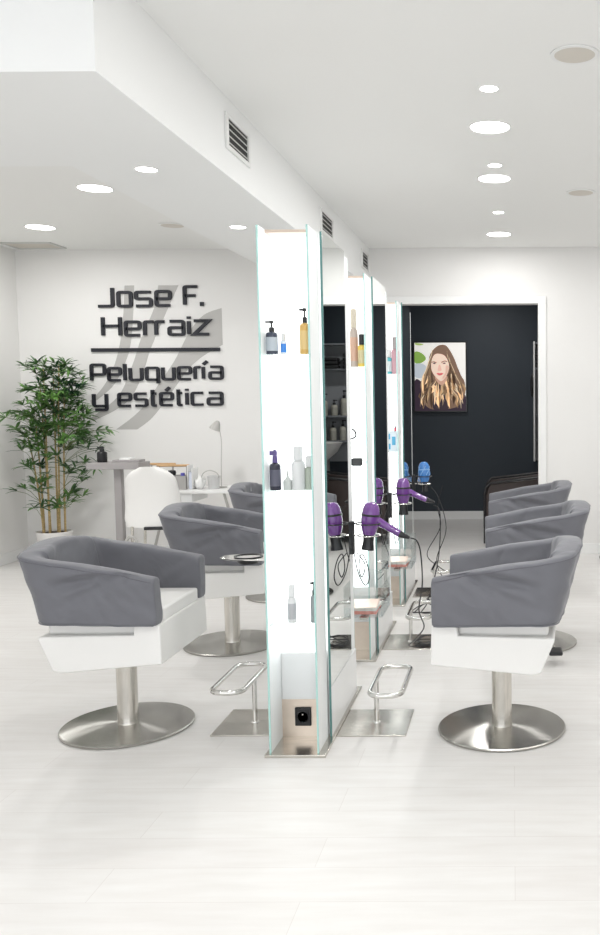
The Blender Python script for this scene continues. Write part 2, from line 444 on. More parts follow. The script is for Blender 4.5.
def bm_v(v): return v
def finish_cover(t, rings):
    bm = bmesh.new()
    R = [[bm.verts.new(v) for v in r] for r in rings]
    n = len(R[0])
    for a, b in zip(R, R[1:]):
        for i in range(n): bm.faces.new((a[i], a[(i+1) % n], b[(i+1) % n], b[i]))
    bm.faces.new(R[0][::-1]); bm.faces.new(R[-1])
    cv = obj('cover', bm, 'fabric', t, angle=80, sub=1, label='grey fabric cover over back and both arms')
    # piping along the outer top edge and hem
    for idx, nm in ((25, 'piping'), (0, 'hem')):
        bm = bmesh.new(); tube(bm, [r[idx] for r in rings[2:-2]], .0028, 6); obj(nm, bm, 'seam' if nm == 'piping' else 'fabric', cv)
    return t
t0, rg = make_chair('', 'salon chairs at the right side of the stations')
finish_cover(t0, rg)
GR, GL = 'salon chairs at the right side of the stations', 'salon chairs at the left side of the stations'
t0.location = (-.055, 3.835, 0); t0.rotation_euler = (0, 0, math.radians(-4)); t0['label'] = 'grey and white salon chair in the right foreground facing the nearest mirror station'
t0['group'] = GR
ch2 = dup(t0, (.095, 5.23, 0), math.radians(2), 'grey and white salon chair in the middle of the right row', GR)
dup(t0, (.08, 6.6, 0), math.radians(1), 'grey and white salon chair at the far end of the right row by the doorway', GR)
dup(t0, (-1.736, 3.885, 0), math.radians(180), 'grey and white salon chair in the left foreground with full steel disc base visible', GL)
dup(t0, (-1.69, 5.23, 0), math.radians(181), 'grey and white salon chair in the middle of the left row', GL)
dup(t0, (-1.72, 6.56, 0), math.radians(180), 'grey salon chair at the far end of the left row, mostly hidden', GL)
bm = bmesh.new(); tube(bm, smoothpath([(.03, -.03, .20), (.08, -.2, .12), (.115, -.40, .075)]), .008)
pd = obj('pump_lever', bm, 'chrome', ch2)
bm = bmesh.new(); box(bm, .08, .155, -.50, -.40, .058, .082); obj('pedal', bm, 'black_soft', pd, bev=.008)

# ------------------------------------------------------------------ footrests
def stadium(cx_, cy_, w, l, z, r):
    pts = []
    for (sx, sy, a0) in ((1, 1, 0), (-1, 1, 90), (-1, -1, 180), (1, -1, 270)):
        for i in range(7):
            a = math.radians(a0+15*i)
            pts.append((cx_+sx*(w/2-r)+r*math.cos(a), cy_+sy*(l/2-r)+r*math.sin(a), z))
    return pts
def make_footrest():
    t = thing('footrest', '', 'footrest', (0, 0, 0))
    B('floor_plate', 'steel', (-.15, .15, -.163, .163, 0, .006), parent=t, bev=.002)
    bm = bmesh.new(); lathe(bm, [(.02, .006), (.018, .011), (.011, .013), (.011, .197), (0, .197)], (0, 0, 0), n=20); obj('post', bm, 'chrome', t)
    bm = bmesh.new(); tube(bm, stadium(.07, -.02, .14, .42, .203, .055), .0115, 12, closed=True); obj('foot_loop', bm, 'chrome', t)
    return t
f0 = make_footrest(); f0['group'] = 'footrests on the right of the stations'; f0['label'] = 'steel footrest loop on square plate right of the nearest station'
f0.location = (-.62, 3.90, 0)
dup(f0, (-.62, 5.24, 0), 0, 'steel footrest loop right of the second station, with black cables coiled on its plate', 'footrests on the right of the stations')
dup(f0, (-.60, 6.62, 0), 0, 'steel footrest loop right of the farthest station, half hidden by the near chair arm', 'footrests on the right of the stations')
dup(f0, (-1.173, 3.91, 0), PI, 'steel footrest loop on square plate left of the nearest station', 'footrests on the left of the stations')

# ------------------------------------------------------------------ hair dryers, holders, cables
def make_holder(label):
    t = thing('dryer_holder', label, 'holder', (IX1, 4.27, .80), group='wire hair dryer holders on the mirror stations')
    B('wall_mount', 'black', (-.012, .012, -.028, .012, -.09, .07), parent=t, bev=.003)
    for z, r, m in ((.0, .055, 'chrome'), (.058, .062, 'black')):
        bm = bmesh.new(); tube(bm, [(.082+r*math.cos(a), 0+r*math.sin(a), z) for a in [2*PI*i/28 for i in range(28)]], .0035, 8, closed=True)
        tube(bm, [(0, 0, z), (.082-r, 0, z)], .0035, 8)
        obj('ring', bm, m, t, label=('chrome lower ring' if m == 'chrome' else 'thin black upper ring'))
    return t
def make_dryer(label, body):
    t = thing('hair_dryer', label, 'hair dryer', (-.695, 4.27, .875), group='hair dryers hanging in the holders')
    bm = bmesh.new(); lathe(bm, [(.0, .088), (.018, .087), (.031, .078), (.040, .058), (.044, .03), (.045, 0), (.042, -.03), (.035, -.058), (.029, -.072), (0, -.072)], n=32)
    b = obj('body', bm, body, t)
    bm = bmesh.new(); lathe(bm, [(.0, -.07), (.028, -.07), (.026, -.11), (.030, -.135), (.032, -.148), (.0, -.148)], n=24, sy=.7); obj('nozzle', bm, 'black', t)
    bm = bmesh.new(); tube(bm, smoothpath([(.03, 0, .0), (.075, 0, -.02), (.12, -.005, -.04), (.155, -.01, -.055)]), [.022, .022, .021, .021, .020, .019, .018, .018, .018, .018, .018, .0175, .017, .017, .017, .017, .017, .0165, .016][:19], 14); obj('handle', bm, body, t)
    bm = bmesh.new(); tube(bm, [(.150, -.01, -.053), (.18, -.012, -.062), (.20, -.013, -.066)], [.0175, .012, .006], 12); obj('cord_cuff', bm, 'black', t)
    bm = bmesh.new(); lathe(bm, [(.0452, .02), (.0462, .022), (.0462, .028), (.0446, .03)], n=32, loop=True); obj('band', bm, 'black' if body == 'purple' else 'blue_light', t)
    if body == 'blue':
        bm = bmesh.new()
        for k in range(6):
            a = k*PI/3
            tube(bm, [(.0445*math.cos(a+q*.2), .0445*math.sin(a+q*.2), -.02+.014*q) for q in range(6)], .003, 6)
        obj('swirl_pattern', bm, 'blue_light', t)
    t.rotation_euler = (0, math.radians(6), 0)
    return t
h0 = make_holder('wire dryer holder fixed to the nearest station, holding the nearest purple dryer')
dup(h0, (IX1, 5.61, .80), 0, 'wire dryer holder on the second station, holding the farther purple dryer')
dup(h0, (IX1, 6.95, .80), 0, 'wire dryer holder on the farthest station with the blue hair dryer')
d0 = make_dryer('purple hair dryer hanging nozzle down at the nearest mirror station', 'purple')
dup(d0, (-.70, 5.61, .875), 0, 'purple hair dryer hanging nozzle down at the second mirror station'); bpy.context.view_layer.update()
d3 = make_dryer('blue hair dryer hanging at the farthest station before the dark doorway', 'blue'); d3.location = (-.70, 6.95, .885); d3.rotation_euler = (0, math.radians(6), math.radians(115))
for o in (d0,): pass
def cable(pts, label, r=.0035, sub=8):
    bm = bmesh.new(); tube(bm, smoothpath(pts, sub), r, 6)
    return tag(obj('power_cable', bm, 'black_soft'), label, 'cable', 'black hair dryer cables')
rnd = random.Random(3)
def coil(cx_, cy_, n, rx, ry, z0=.008):
    return [(cx_+rx*math.cos(a*1.7+rnd.uniform(-.3, .3))*rnd.uniform(.5, 1.1), cy_+ry*math.sin(a*1.7)*rnd.uniform(.5, 1.1), z0+.035*rnd.random()*(a % 2)) for a in range(n)]
cable([(-.50, 4.257, .788), (-.47, 4.27, .77), (-.455, 4.30, .70), (-.465, 4.45, .52), (-.50, 4.6, .35), (-.49, 4.75, .22), (-.56, 4.95, .10), (-.60, 5.08, .02)] + coil(-.50, 5.20, 11, .14, .10, .012),
      'black cable from the nearest purple dryer ending in a coil on the footrest plate')
cable([(-.505, 5.597, .788), (-.47, 5.62, .74), (-.48, 5.7, .5), (-.52, 5.8, .3), (-.58, 5.85, .10), (-.62, 5.9, .02)] + coil(-.58, 6.0, 7, .12, .1), 'black cable from the farther purple dryer running down to the floor')
cable([(-.745, 7.15, .80), (-.62, 7.12, .7), (-.53, 6.93, .45), (-.60, 6.85, .22), (-.55, 6.75, .10), (-.45, 6.7, .05)] + coil(-.5, 6.4, 8, .14, .12), 'black cable from the blue dryer hanging in front of the dark room')
cable([(-.56, 6.99, .78), (-.60, 6.98, .62), (-.58, 6.97, .45), (-.68, 6.9, .25), (-.58, 6.82, .16), (-.50, 6.78, .12)], 'thin black cable beside the blue dryer cable')
cable([(-.775, 4.258, .72), (-.755, 4.25, .62), (-.72, 4.24, .56), (-.70, 4.24, .60), (-.715, 4.245, .68), (-.74, 4.25, .71), (-.75, 4.25, .64), (-.735, 4.24, .60), (-.72, 4.245, .66), (-.76, 4.255, .715)],
      'black cable looped below the nearest dryer holder', .0028)
cable([(-.775, 5.60, .72), (-.76, 5.59, .60), (-.745, 5.58, .54), (-.73, 5.59, .60), (-.755, 5.60, .715)], 'short black cable loop below the second dryer holder', .0028)

# chrome tray with black dish on the left of nearest station
t = thing('tool_tray', 'small steel tray holding a round black dish, left side of the nearest station', 'tray', (IX0, 4.05, .735))
bm = bmesh.new(); prism(bm, [(0, -.05), (-.12, -.075), (-.26, -.075), (-.335, -.03), (-.335, .03), (-.26, .075), (-.12, .075), (0, .05)], lambda a, b: (a, b, -.006), lambda a, b: (a, b, .002))
obj('plate', bm, 'chrome', t, bev=.002)
bm = bmesh.new(); lathe(bm, [(0, -.028), (.045, -.028), (.062, -.006), (.066, .006), (.058, .006), (.045, -.012), (0, -.014)], (-.21, 0, 0), n=32); obj('dish', bm, 'black', t)

# ------------------------------------------------------------------ magazine boxes
def make_magbox(label, y):
    t = thing('magazine_box', label, 'magazine holder', (-.865, y, .325), group='clear magazine boxes')
    w, d, h = .18, .15, .16
    B('bottom', 'acrylic', (-w, w, -d, d, 0, .006), parent=t)
    for b in ((-w, -w+.004, -d, d, .006, h), (w-.004, w, -d, d, .006, h)): B('side_wall', 'acrylic', b, parent=t)
    B('back_wall', 'acrylic', (-w, w, d-.004, d, .006, h+.04), parent=t)
    B('front_lip', 'acrylic', (-w, w, -d, -d+.004, .006, .05), parent=t)
    B('bracket', 'steel', (-.15, -.11, -d, d+.02, -.012, 0), (.06, .10, -d, d+.02, -.012, 0), parent=t)
    return t
mb = make_magbox('clear box of magazines between the first and second stations', 4.69)
dup(mb, (-.865, 6.02, .325), 0, 'clear box of magazines between the second and third stations')
def magazine(x, y, z, rz, c, label, th=.0092, pc=(.8, .77, .72), group='magazines in the clear boxes'):
    t = thing('magazine', label, 'magazine', (x, y, z), rz, group)
    B('cover', cmat(c, .3), (-.14, .14, -.105, .105, 0, .0015), (-.14, .14, -.105, .105, th-.0015, th), (-.1405, -.139, -.105, .105, 0, th), parent=t)
    B('pages', cmat(pc, .7), (-.138, .138, -.103, .103, .0015, th-.0015), parent=t)
    B('cover_picture', cmat((.55, .45, .40), .35), (-.05, .08, -.07, .06, th, th+.0004), parent=t)
for k, y in enumerate((4.69, 6.02)):
    w = ('first', 'second')[k] + ' clear box'
    magazine(-.865, y, .3315, .02, (.80, .13, .07), 'red-edged magazine at the bottom of the pile in the ' + w, .017, (.78, .20, .14))
    magazine(-.86, y+.005, .3488, -.05, (.72, .70, .66), 'pale magazine in the middle of the pile in the ' + w)
    magazine(-.87, y-.003, .3584, .06, (.80, .62, .52), 'light magazine lying on top of the pile in the ' + w)

# ------------------------------------------------------------------ bottles
def bottle(x, y, z, r, h, body, cap, label, kind='pump', band=None, group='bottles on the glowing shelves', n=20, cat='bottle', tip=None):
    t = thing('bottle', label, cat, (x, y, z), group=group)
    bm = bmesh.new()
    hb = h*(.68 if kind != 'cone' else .45)
    if kind == 'cone': lathe(bm, [(0, 0), (r, 0), (r, hb), (r*.7, hb*1.15), (r*.3, hb*1.4), (0, hb*1.4)], n=n)
    else: lathe(bm, [(0, 0), (r*.94, 0), (r, .004), (r, hb*.88), (r*.85, hb*.95), (r*.42, hb), (0, hb)], n=n)
    obj('body', bm, body, t)
    bm = bmesh.new()
    if kind == 'pump':
        lathe(bm, [(0, hb), (r*.45, hb), (r*.45, hb+.12*h), (r*.18, hb+.13*h), (r*.16, h*.93), (r*.35, h*.93), (r*.35, h), (0, h)], n=n)
        box(bm, -r*1.0, 0, -r*.16, r*.16, h*.94, h*.99)
    elif kind == 'cap': lathe(bm, [(0, hb*.99), (r*.72, hb*.99), (r*.72, h*.97), (r*.6, h), (0, h)], n=n)
    elif kind == 'spray':
        lathe(bm, [(0, hb), (r*.5, hb), (r*.42, h*.85), (r*.3, h*.85), (r*.25, h), (0, h)], n=n)
        box(bm, -r*.9, r*.4, -r*.22, r*.22, h*.86, h*.97)
    elif kind == 'cone': lathe(bm, [(0, hb*1.35), (r*.3, hb*1.35), (r*.1, h), (0, h)], n=n)
    obj('nozzle' if kind in ('cone', 'spray') else ('pump' if kind == 'pump' else 'cap'), bm, cap, t)
    if band is not None:
        bm = bmesh.new(); lathe(bm, [(r*1.0, hb*.15), (r*1.015, hb*.15), (r*1.015, hb*.75), (r*1.0, hb*.75)], n=n, loop=True); obj('label_band', bm, band, t)
    return t
DK = cmat((.05, .06, .09), .15); CLR = cmat((.45, .50, .55), .15); WH = cmat((.72, .73, .73), .3); GY = cmat((.55, .58, .56), .35)
Y1 = 3.60
bottle(-.970, Y1, 1.64, .024, .135, DK, 'black', 'dark bottle with black pump at left of the nearest station top shelf', 'pump', CLR)
bottle(-.926, Y1+.01, 1.64, .012, .085, cmat((.75, .82, .9), .2), WH, 'tiny clear bottle with blue label on the nearest station top shelf', 'cap', cmat((.05, .25, .75), .3))
bottle(-.836, Y1, 1.64, .022, .185, cmat((.72, .45, .13), .3), 'black', 'tall gold bottle with black top on the nearest station top shelf', 'pump', cmat((.80, .58, .25), .3))
bottle(-.970, Y1, 1.09, .023, .165, cmat((.03, .03, .05), .2), cmat((.10, .07, .22), .3), 'dark bottle with violet nozzle on the nearest station middle shelf', 'spray', cmat((.10, .10, .14), .3))
bottle(-.920, Y1, 1.09, .019, .085, GY, GY, 'short grey squeeze bottle with pointed tip on middle shelf', 'cone')
bottle(-.875, Y1, 1.09, .027, .18, WH, WH, 'tall white bottle with white cap on middle shelf', 'cap')
bottle(-.833, Y1+.01, 1.09, .020, .14, cmat((.42, .47, .40), .4), WH, 'pale green bottle beside the tall white one on middle shelf', 'cap')
bottle(-.915, Y1, .54, .018, .16, WH, WH, 'faint white bottle on the nearest station lowest shelf', 'cap', cmat((.45, .46, .48), .4))
bottle(-.825, Y1, .54, .014, .17, cmat((.30, .33, .34), .3), 'black', 'slim grey bottle at right of the nearest station lowest shelf', 'pump')
Y2 = 4.95
bottle(-.879, Y2, 1.64, .023, .32, cmat((.50, .42, .37), .35), cmat((.62, .55, .45), .35), 'tall taupe bottle on the second station top shelf', 'cap', cmat((.60, .38, .28), .4))
bottle(-.833, Y2-.02, 1.64, .022, .18, cmat((.75, .55, .10), .3), 'black', 'yellow bottle with black cap on the second station top shelf', 'cap', cmat((.60, .52, .30), .3))
Y3 = 6.28
bottle(-.875, Y3, 1.64, .028, .175, cmat((.10, .45, .50), .3), WH, 'teal bottle on the farthest station top shelf', 'cap', cmat((.62, .68, .70), .3))
bottle(-.826, Y3, 1.64, .028, .26, cmat((.62, .35, .40), .3), cmat((.4, .35, .35), .3), 'tall pink bottle on the farthest station top shelf', 'cap')
t = thing('product_box', 'blue and white patterned box on the farthest station middle shelf', 'box', (-.855, 6.28, 1.09))
B('carton', cmat((.66, .74, .80), .4), (-.035, .035, -.025, .025, 0, .15), parent=t, bev=.002)
B('printed_pattern', cmat((.08, .38, .62), .4), (-.03, -.01, -.0256, -.025, .02, .06), (.0, .025, -.0256, -.025, .05, .11), (-.028, -.012, -.0256, -.025, .09, .13), parent=t)
bottle(-.83, 6.25, 1.24, .009, .035, cmat((.6, .08, .12), .3), 'black', 'tiny red vial standing on the patterned box', 'cap', cat='vial')
t = thing('hair_clipper', 'black hair clipper lying on the second station middle shelf', 'clipper', (-.87, 4.93, 1.09))
B('body', 'black', (-.03, .03, -.02, .02, 0, .045), parent=t, bev=.008)
B('blade', 'chrome', (.03, .05, -.015, .015, .01, .03), parent=t, bev=.002)
t = thing('shelf_hook', 'small black hook clipped to the second station pane above the clipper', 'hook', (-1.012, 4.90, 1.25))
bm = bmesh.new(); tube(bm, smoothpath([(0, 0, -.02), (.06, 0, -.02), (.135, 0, .0), (.14, 0, .03), (.12, 0, .05)]), .005, 8); obj('hook_wire', bm, 'black', t)

# ------------------------------------------------------------------ wall sign and decal
U = .00277
def wx(z): return -3.856+(z-93.3)*U
def wz(z, x=300): return 2.506-(z-60)*U+(x-93)*U*.003
SY = YB
def ribbon(bm, pts, sv, sh, y0, y1, closed=False, r=.015):
    k = sh/sv
    P = [Vector((p[0]*k, p[1])) for p in pts]
    # fillet
    Q = []; n = len(P)
    for i, p in enumerate(P):
        if (i == 0 or i == n-1) and not closed: Q.append(p); continue
        a = P[i-1]-p; b = P[(i+1) % n]-p
        rr = min(r, a.length*.45, b.length*.45)
        if a.normalized().dot(b.normalized()) > .3 or rr < .003: Q.append(p); continue
        A = p+a.normalized()*rr; Bq = p+b.normalized()*rr
        for q in range(4):
            s = q/3; Q.append((1-s)**2*A+2*s*(1-s)*p+s*s*Bq)
    n = len(Q); Lf = []; Rt = []
    for i, p in enumerate(Q):
        a = Q[i-1] if (i or closed) else None; b = Q[(i+1) % n] if (i < n-1 or closed) else None
        d1 = (p-a).normalized() if a is not None else None; d2 = (b-p).normalized() if b is not None else None
        if d1 is None: d1 = d2
        if d2 is None: d2 = d1
        n1 = Vector((-d1.y, d1.x)); n2 = Vector((-d2.y, d2.x)); nn = (n1+n2).normalized()
        s = sh/2/max(.35, nn.dot(n1))
        Lf.append(p+nn*s); Rt.append(p-nn*s)
    def V(q, y): return bm.verts.new((q.x/k, y, q.y))
    l0 = [V(q, y0) for q in Lf]; r0 = [V(q, y0) for q in Rt]; l1 = [V(q, y1) for q in Lf]; r1 = [V(q, y1) for q in Rt]
    rg = range(n if closed else n-1)
    for i in rg:
        j = (i+1) % n
        bm.faces.new((l0[i], l0[j], r0[j], r0[i])); bm.faces.new((l1[i], r1[i], r1[j], l1[j]))
        bm.faces.new((l0[i], l1[i], l1[j], l0[j])); bm.faces.new((r0[i], r0[j], r1[j], r1[i]))
    if not closed:
        for i in (0, n-1): bm.faces.new((l0[i], r0[i], r1[i], l1[i]))
GL_ = {
 'J': [[(1, 1), (1, 0), (0, 0)]], 'o': ['C', [(0, 0), (1, 0), (1, 1), (0, 1)]],
 's': [[(1, 1), (0, 1), (0, .52), (1, .52), (1, 0), (0, 0)]],
 'e': [[(1, 0), (0, 0), (0, 1), (1, 1), (1, .48), (0, .48)]],
 'F': [[(0, 0), (0, 1), (1, 1)], [(0, .5), (.85, .5)]], 'H': [[(0, 0), (0, 1)], [(1, 0), (1, 1)], [(0, .52), (1, .52)]],
 'r': [[(0, 0), (0, 1), (1, 1)]], 'a': [[(.05, 1), (1, 1), (1, 0), (0, 0), (0, .52), (1, .52)]],
 'z': [[(0, 1), (1, 1), (0, 0), (1, 0)]], 'P': [[(0, 0), (0, 1), (1, 1), (1, .38), (0, .38)]],
 'l': [[(0, 0), (0, 1)]], 'u': [[(0, 1), (0, 0), (1, 0), (1, 1)]], 'q': [[(1, -.32), (1, 1), (0, 1), (0, 0), (1, 0)]],
 'y': [[(0, 1), (0, 0), (1, 0)], [(1, 1), (1, -.32), (.1, -.32)]],
 't': [[(.3, 1.3), (.3, 0), (1, 0)], [(.3, 1), (1, 1)]], 'c': [[(1, 1), (0, 1), (0, 0), (1, 0)]],
 'i': [[(0, 0), (0, 1)], [(0, 1.18), (0, 1.36)]],
 'í': [[(0, 0), (0, 1)], [(0.0, 1.2), (1.0, 1.48)]],
 'é': [[(1, 0), (0, 0), (0, 1), (1, 1), (1, .48), (0, .48)], [(.45, 1.2), (.8, 1.48)]],
 '.': [[(0, 0), (1, 0)]],
}
sign = thing('wall_sign', 'black raised lettering Jose F. Herraiz Peluquería y estética on the back wall', 'sign', (0, 0, 0))
sign_org = (-3.3, SY, 1.95); sign.location = sign_org
def letter(ch, x0, x1, ytop, ybot, sv=12.5, sh=9.5):
    bm = bmesh.new(); g = GL_[ch]; closed = False
    if g[0] == 'C': closed = True; g = g[1:]
    sv_, sh_ = sv*U, sh*U
    X0, X1 = wx(x0)+sv_/2, wx(x1)-sv_/2
    xm = (x0+x1)/2
    Z0, Z1 = wz(ybot, xm)+sh_/2, wz(ytop, xm)-sh_/2
    if ch in ('l', 'i'): X1 = X0+.001
    if ch == 'í': X1 = X0+14*U
    if ch == '.': Z1 = Z0; 
    for pl in g:
        pts = [((X0+(X1-X0)*a), (Z0+(Z1-Z0)*b)) for a, b in pl]
        dd = (sv_, sh_)
        if ch == '.': 
            c = (X0+X1)/2; pts = [(c-.5*sv_, Z0+.2*sh_), (c+.5*sv_, Z0+.2*sh_)]; dd = (sv_, sh_*1.4)
        ribbon(bm, [(p[0]-sign_org[0], p[1]-sign_org[2]) for p in pts], dd[0], dd[1], -.02, 0, closed)
    return obj('letter', bm, 'sign', sign, smooth=False)
for a in (('J', 95, 156, 55, 125), ('o', 163, 217, 70, 125), ('s', 222, 284, 70, 125), ('e', 290, 348, 68, 124), ('F', 385, 440, 53, 122), ('.', 440, 456, 108, 122)): letter(*a)
for a in (('H', 108, 178, 152, 222), ('e', 184, 243, 168, 222), ('r', 248, 290, 168, 222), ('r', 286, 326, 168, 221), ('a', 330, 390, 167, 221), ('i', 396, 409, 167, 220), ('z', 413, 475, 166, 220)): letter(*a)
for a in (('P', 64, 119, 310, 371), ('e', 122, 172, 322, 371), ('l', 176, 189, 308, 371), ('u', 194, 244, 322, 370), ('q', 249, 299, 322, 370), ('u', 304, 352, 321, 369), ('e', 357, 408, 321, 369), ('r', 412, 442, 321, 369), ('í', 440, 455, 320, 368), ('a', 462, 514, 320, 368)): letter(*a, sv=11.5, sh=8.5)
for a in (('y', 68, 122, 408, 457), ('e', 153, 203, 408, 457), ('s', 208, 257, 408, 457), ('t', 261, 290, 408, 457), ('é', 294, 344, 407, 456), ('t', 348, 377, 407, 456), ('i', 382, 394, 407, 455), ('c', 400, 448, 407, 455), ('a', 454, 511, 407, 455)): letter(*a, sv=11.5, sh=8.5)
bm = bmesh.new(); box(bm, wx(72)-sign_org[0], wx(504)-sign_org[0], -.02, 0, wz(272)-sign_org[2], wz(260)-sign_org[2]); obj('rule_bar', bm, 'sign', sign, smooth=False)
dec = thing('wall_decal', 'three grey curved brush stripes behind the black lettering', 'wall decal', (-3.3, SY, 1.95))
def stripe(Lp, Rp):
    Lw = smoothpath([(wx(a)+3.3, 0, wz(b)-1.95) for a, b in Lp], 6); Rw = smoothpath([(wx(a)+3.3, 0, wz(b)-1.95) for a, b in Rp], 6)
    bm = bmesh.new(); n = len(Lw)
    for y in (-.0015,):
        a = [bm.verts.new((p.x, y, p.z)) for p in Lw]; b = [bm.verts.new((p.x, y, p.z)) for p in Rw]
        a2 = [bm.verts.new((p.x, 0, p.z)) for p in Lw]; b2 = [bm.verts.new((p.x, 0, p.z)) for p in Rw]
        for i in range(n-1):
            bm.faces.new((a[i], a[i+1], b[i+1], b[i])); bm.faces.new((a2[i], b2[i], b2[i+1], a2[i+1]))
            bm.faces.new((a[i], a2[i], a2[i+1], a[i+1])); bm.faces.new((b[i], b[i+1], b2[i+1], b2[i]))
        for i in (0, n-1): bm.faces.new((a[i], b[i], b2[i], a2[i]))
    obj('stripe', bm, 'decal', dec, smooth=False)
stripe([(190, 52), (182, 150), (166, 250), (138, 335), (100, 395), (60, 435)], [(222, 52), (215, 150), (202, 250), (175, 325), (135, 390), (62, 448)])
stripe([(303, 52), (285, 130), (240, 225), (205, 320), (155, 420), (62, 492)], [(370, 52), (322, 150), (270, 262), (232, 365), (178, 445), (66, 505)])
stripe([(512, 128), (450, 152), (400, 210), (350, 300), (290, 385), (225, 470), (143, 533)], [(512, 250), (445, 288), (395, 330), (345, 395), (300, 455), (260, 500), (215, 533)])

# ------------------------------------------------------------------ bamboo in pot
t = thing('potted_bamboo', 'tall leafy bamboo plant in a white pot in the back left corner', 'plant', (-4.13, 7.90, 0))
bm = bmesh.new(); lathe(bm, [(0, 0), (.11, 0), (.115, .01), (.145, .27), (.15, .28), (.15, .30), (.138, .30), (.135, .27), (0, .27)], n=40); obj('pot', bm, 'pot', t)
bm = bmesh.new(); lathe(bm, [(0, .268), (.136, .268), (.13, .283), (0, .285)], n=32); obj('soil', bm, 'soil', t)
cane_m = vary(mat('bamboo_cane', (.5, .36, .16), .5), (.56, .41, .19), (.38, .27, .11), 25, (1, 1, 4))
rp = random.Random(11)
tips = []
for k, (x, y, dx, dy, h) in enumerate(((-.09, 0, -.10, .02, 1.30), (-.05, .03, -.06, -.02, 1.62), (-.02, -.04, -.01, .02, 1.75), (.02, .03, .04, 0, 1.70), (.06, -.02, .10, .02, 1.80), (.09, .02, .13, -.03, 1.55), (-.07, -.05, -.22, 0, 1.15))):
    bm = bmesh.new()
    pts = [(x+dx*.45*(q/12)**1.5, y+dy*q/12, .28+(h-.28)*q/12) for q in range(13)]
    tube(bm, pts, [.010-.0055*q/12 for q in range(13)], 8)
    for q in range(1, 12): lathe(bm, [(.0105-.005*q/12, -.003), (.0125-.005*q/12, 0), (.0105-.005*q/12, .003)], pts[q], n=8)
    obj('cane', bm, cane_m, t)
    tips.append(pts)
# foliage: sprays of lance leaves on twigs; envelope follows the plant's outline
def leaf_mat():
    m = mat('bamboo_leaf', (.10, .20, .05), .42)
    return vary(m, (.012, .055, .022), (.15, .31, .07), 4.5, (1, 1, 1), .38, .66)
LM = leaf_mat()
bm = bmesh.new(); bmt = bmesh.new()
def leaf(p, d, L, w):
    d = d.normalized(); s = d.cross(Vector((rp.uniform(-.5, .5), rp.uniform(-.5, .5), 1))).normalized(); nrm = s.cross(d)
    pts = [];
    for i, (f, ww) in enumerate(((0, .1), (.25, .9), (.55, 1), (.8, .55), (1, 0))):
        c = p+d*L*f-Vector((0, 0, 1))*L*.28*f*f
        if ww == 0: pts.append((bm.verts.new(c),))
        else: pts.append((bm.verts.new(c-s*w*ww/2+nrm*w*.15), bm.verts.new(c), bm.verts.new(c+s*w*ww/2+nrm*w*.15)))
    for a, b in zip(pts, pts[1:]):
        if len(b) == 3:
            bm.faces.new((a[0], a[1], b[1], b[0])); bm.faces.new((a[1], a[2], b[2], b[1]))
        else: bm.faces.new((a[0], a[1], b[0])); bm.faces.new((a[1], a[2], b[0]))
# clusters: x, z, radius, leaf count
clusters = [(.02, 1.72, .13, 60), (.20, 1.66, .15, 70), (-.10, 1.56, .13, 50), (.22, 1.50, .16, 70), (.05, 1.48, .17, 80), (-.26, 1.34, .16, 70), (-.05, 1.30, .18, 90), (.16, 1.28, .17, 80), (.30, 1.22, .13, 45),
            (-.20, 1.14, .16, 70), (.02, 1.08, .14, 50), (.36, 1.10, .12, 30), (.22, .84, .13, 55), (.34, .88, .12, 36), (-.30, .74, .14, 55), (-.20, .88, .11, 30), (-.16, .62, .12, 36), (.10, .58, .12, 40), (.20, .62, .11, 32), (-.04, .50, .10, 26), (-.10, .74, .12, 30), (.44, 1.18, .06, 14), (.30, 1.36, .10, 30)]
for (cx_, cz, r, n) in clusters:
    for q in range(max(4, int(n/(3.2 if cz > .95 else 6)))):
        c = Vector((cx_*(.88 if cx_ > 0 else .72)+.03+rp.gauss(0, r*.42), rp.gauss(-.05, .11), cz+rp.gauss(0, r*.5)))
        base = min((Vector(p) for pts in tips for p in pts), key=lambda p: (p-c).length+abs(p.z+.12-c.z))
        tube(bmt, [base, base.lerp(c, .6)+Vector((0, 0, .02)), c], .0018, 4)
        out = (c-base).normalized()
        for j in range(7):
            d = Vector((rp.gauss(0, 1), rp.gauss(0, .8), rp.uniform(-.5, .7)))+out*.9
            leaf(c, d, rp.uniform(.08, .145), rp.uniform(.016, .025))
for q_ in (bm, bmt):
    for v in q_.verts:      # keep the leaves off the two walls
        if v.co.x < -.36: v.co.x = -.36+(v.co.x+.36)*.25
        v.co.x = max(v.co.x, -.42)
        if v.co.y > .30: v.co.y = .30+(v.co.y-.30)*.1
obj('foliage', bm, LM, t); obj('twigs', bmt, cmat((.16, .2, .07), .6), t, kind=None)

# ------------------------------------------------------------------ corner desk area
t = thing('side_table', 'tall grey bar table with a single leg beside the bamboo', 'table', (-3.33, 7.45, 0))
B('table_top', 'grey_table', (-.22, .22, -.12, .12, .895, .95), parent=t, bev=.004)
B('leg', 'grey_table', (-.03, .03, -.03, .03, .012, .895), parent=t, bev=.003)
B('foot', 'grey_table', (-.15, .17, -.15, .15, 0, .012), parent=t)
bottle(-3.45, 7.42, .95, .040, .135, 'black', 'black', 'black spray bottle on the grey table beside the bamboo leaves', 'spray', None, group='items on the tables at the sign wall')
t = thing('paper_tray', 'low grey tray with white cards on the grey table', 'tray', (-3.24, 7.45, .95))
B('tray', 'grey_table', (-.11, .11, -.07, .07, 0, .02), parent=t, bev=.003); B('cards', 'trim', (-.06, .03, -.05, .05, .02, .035), parent=t, bev=.002)
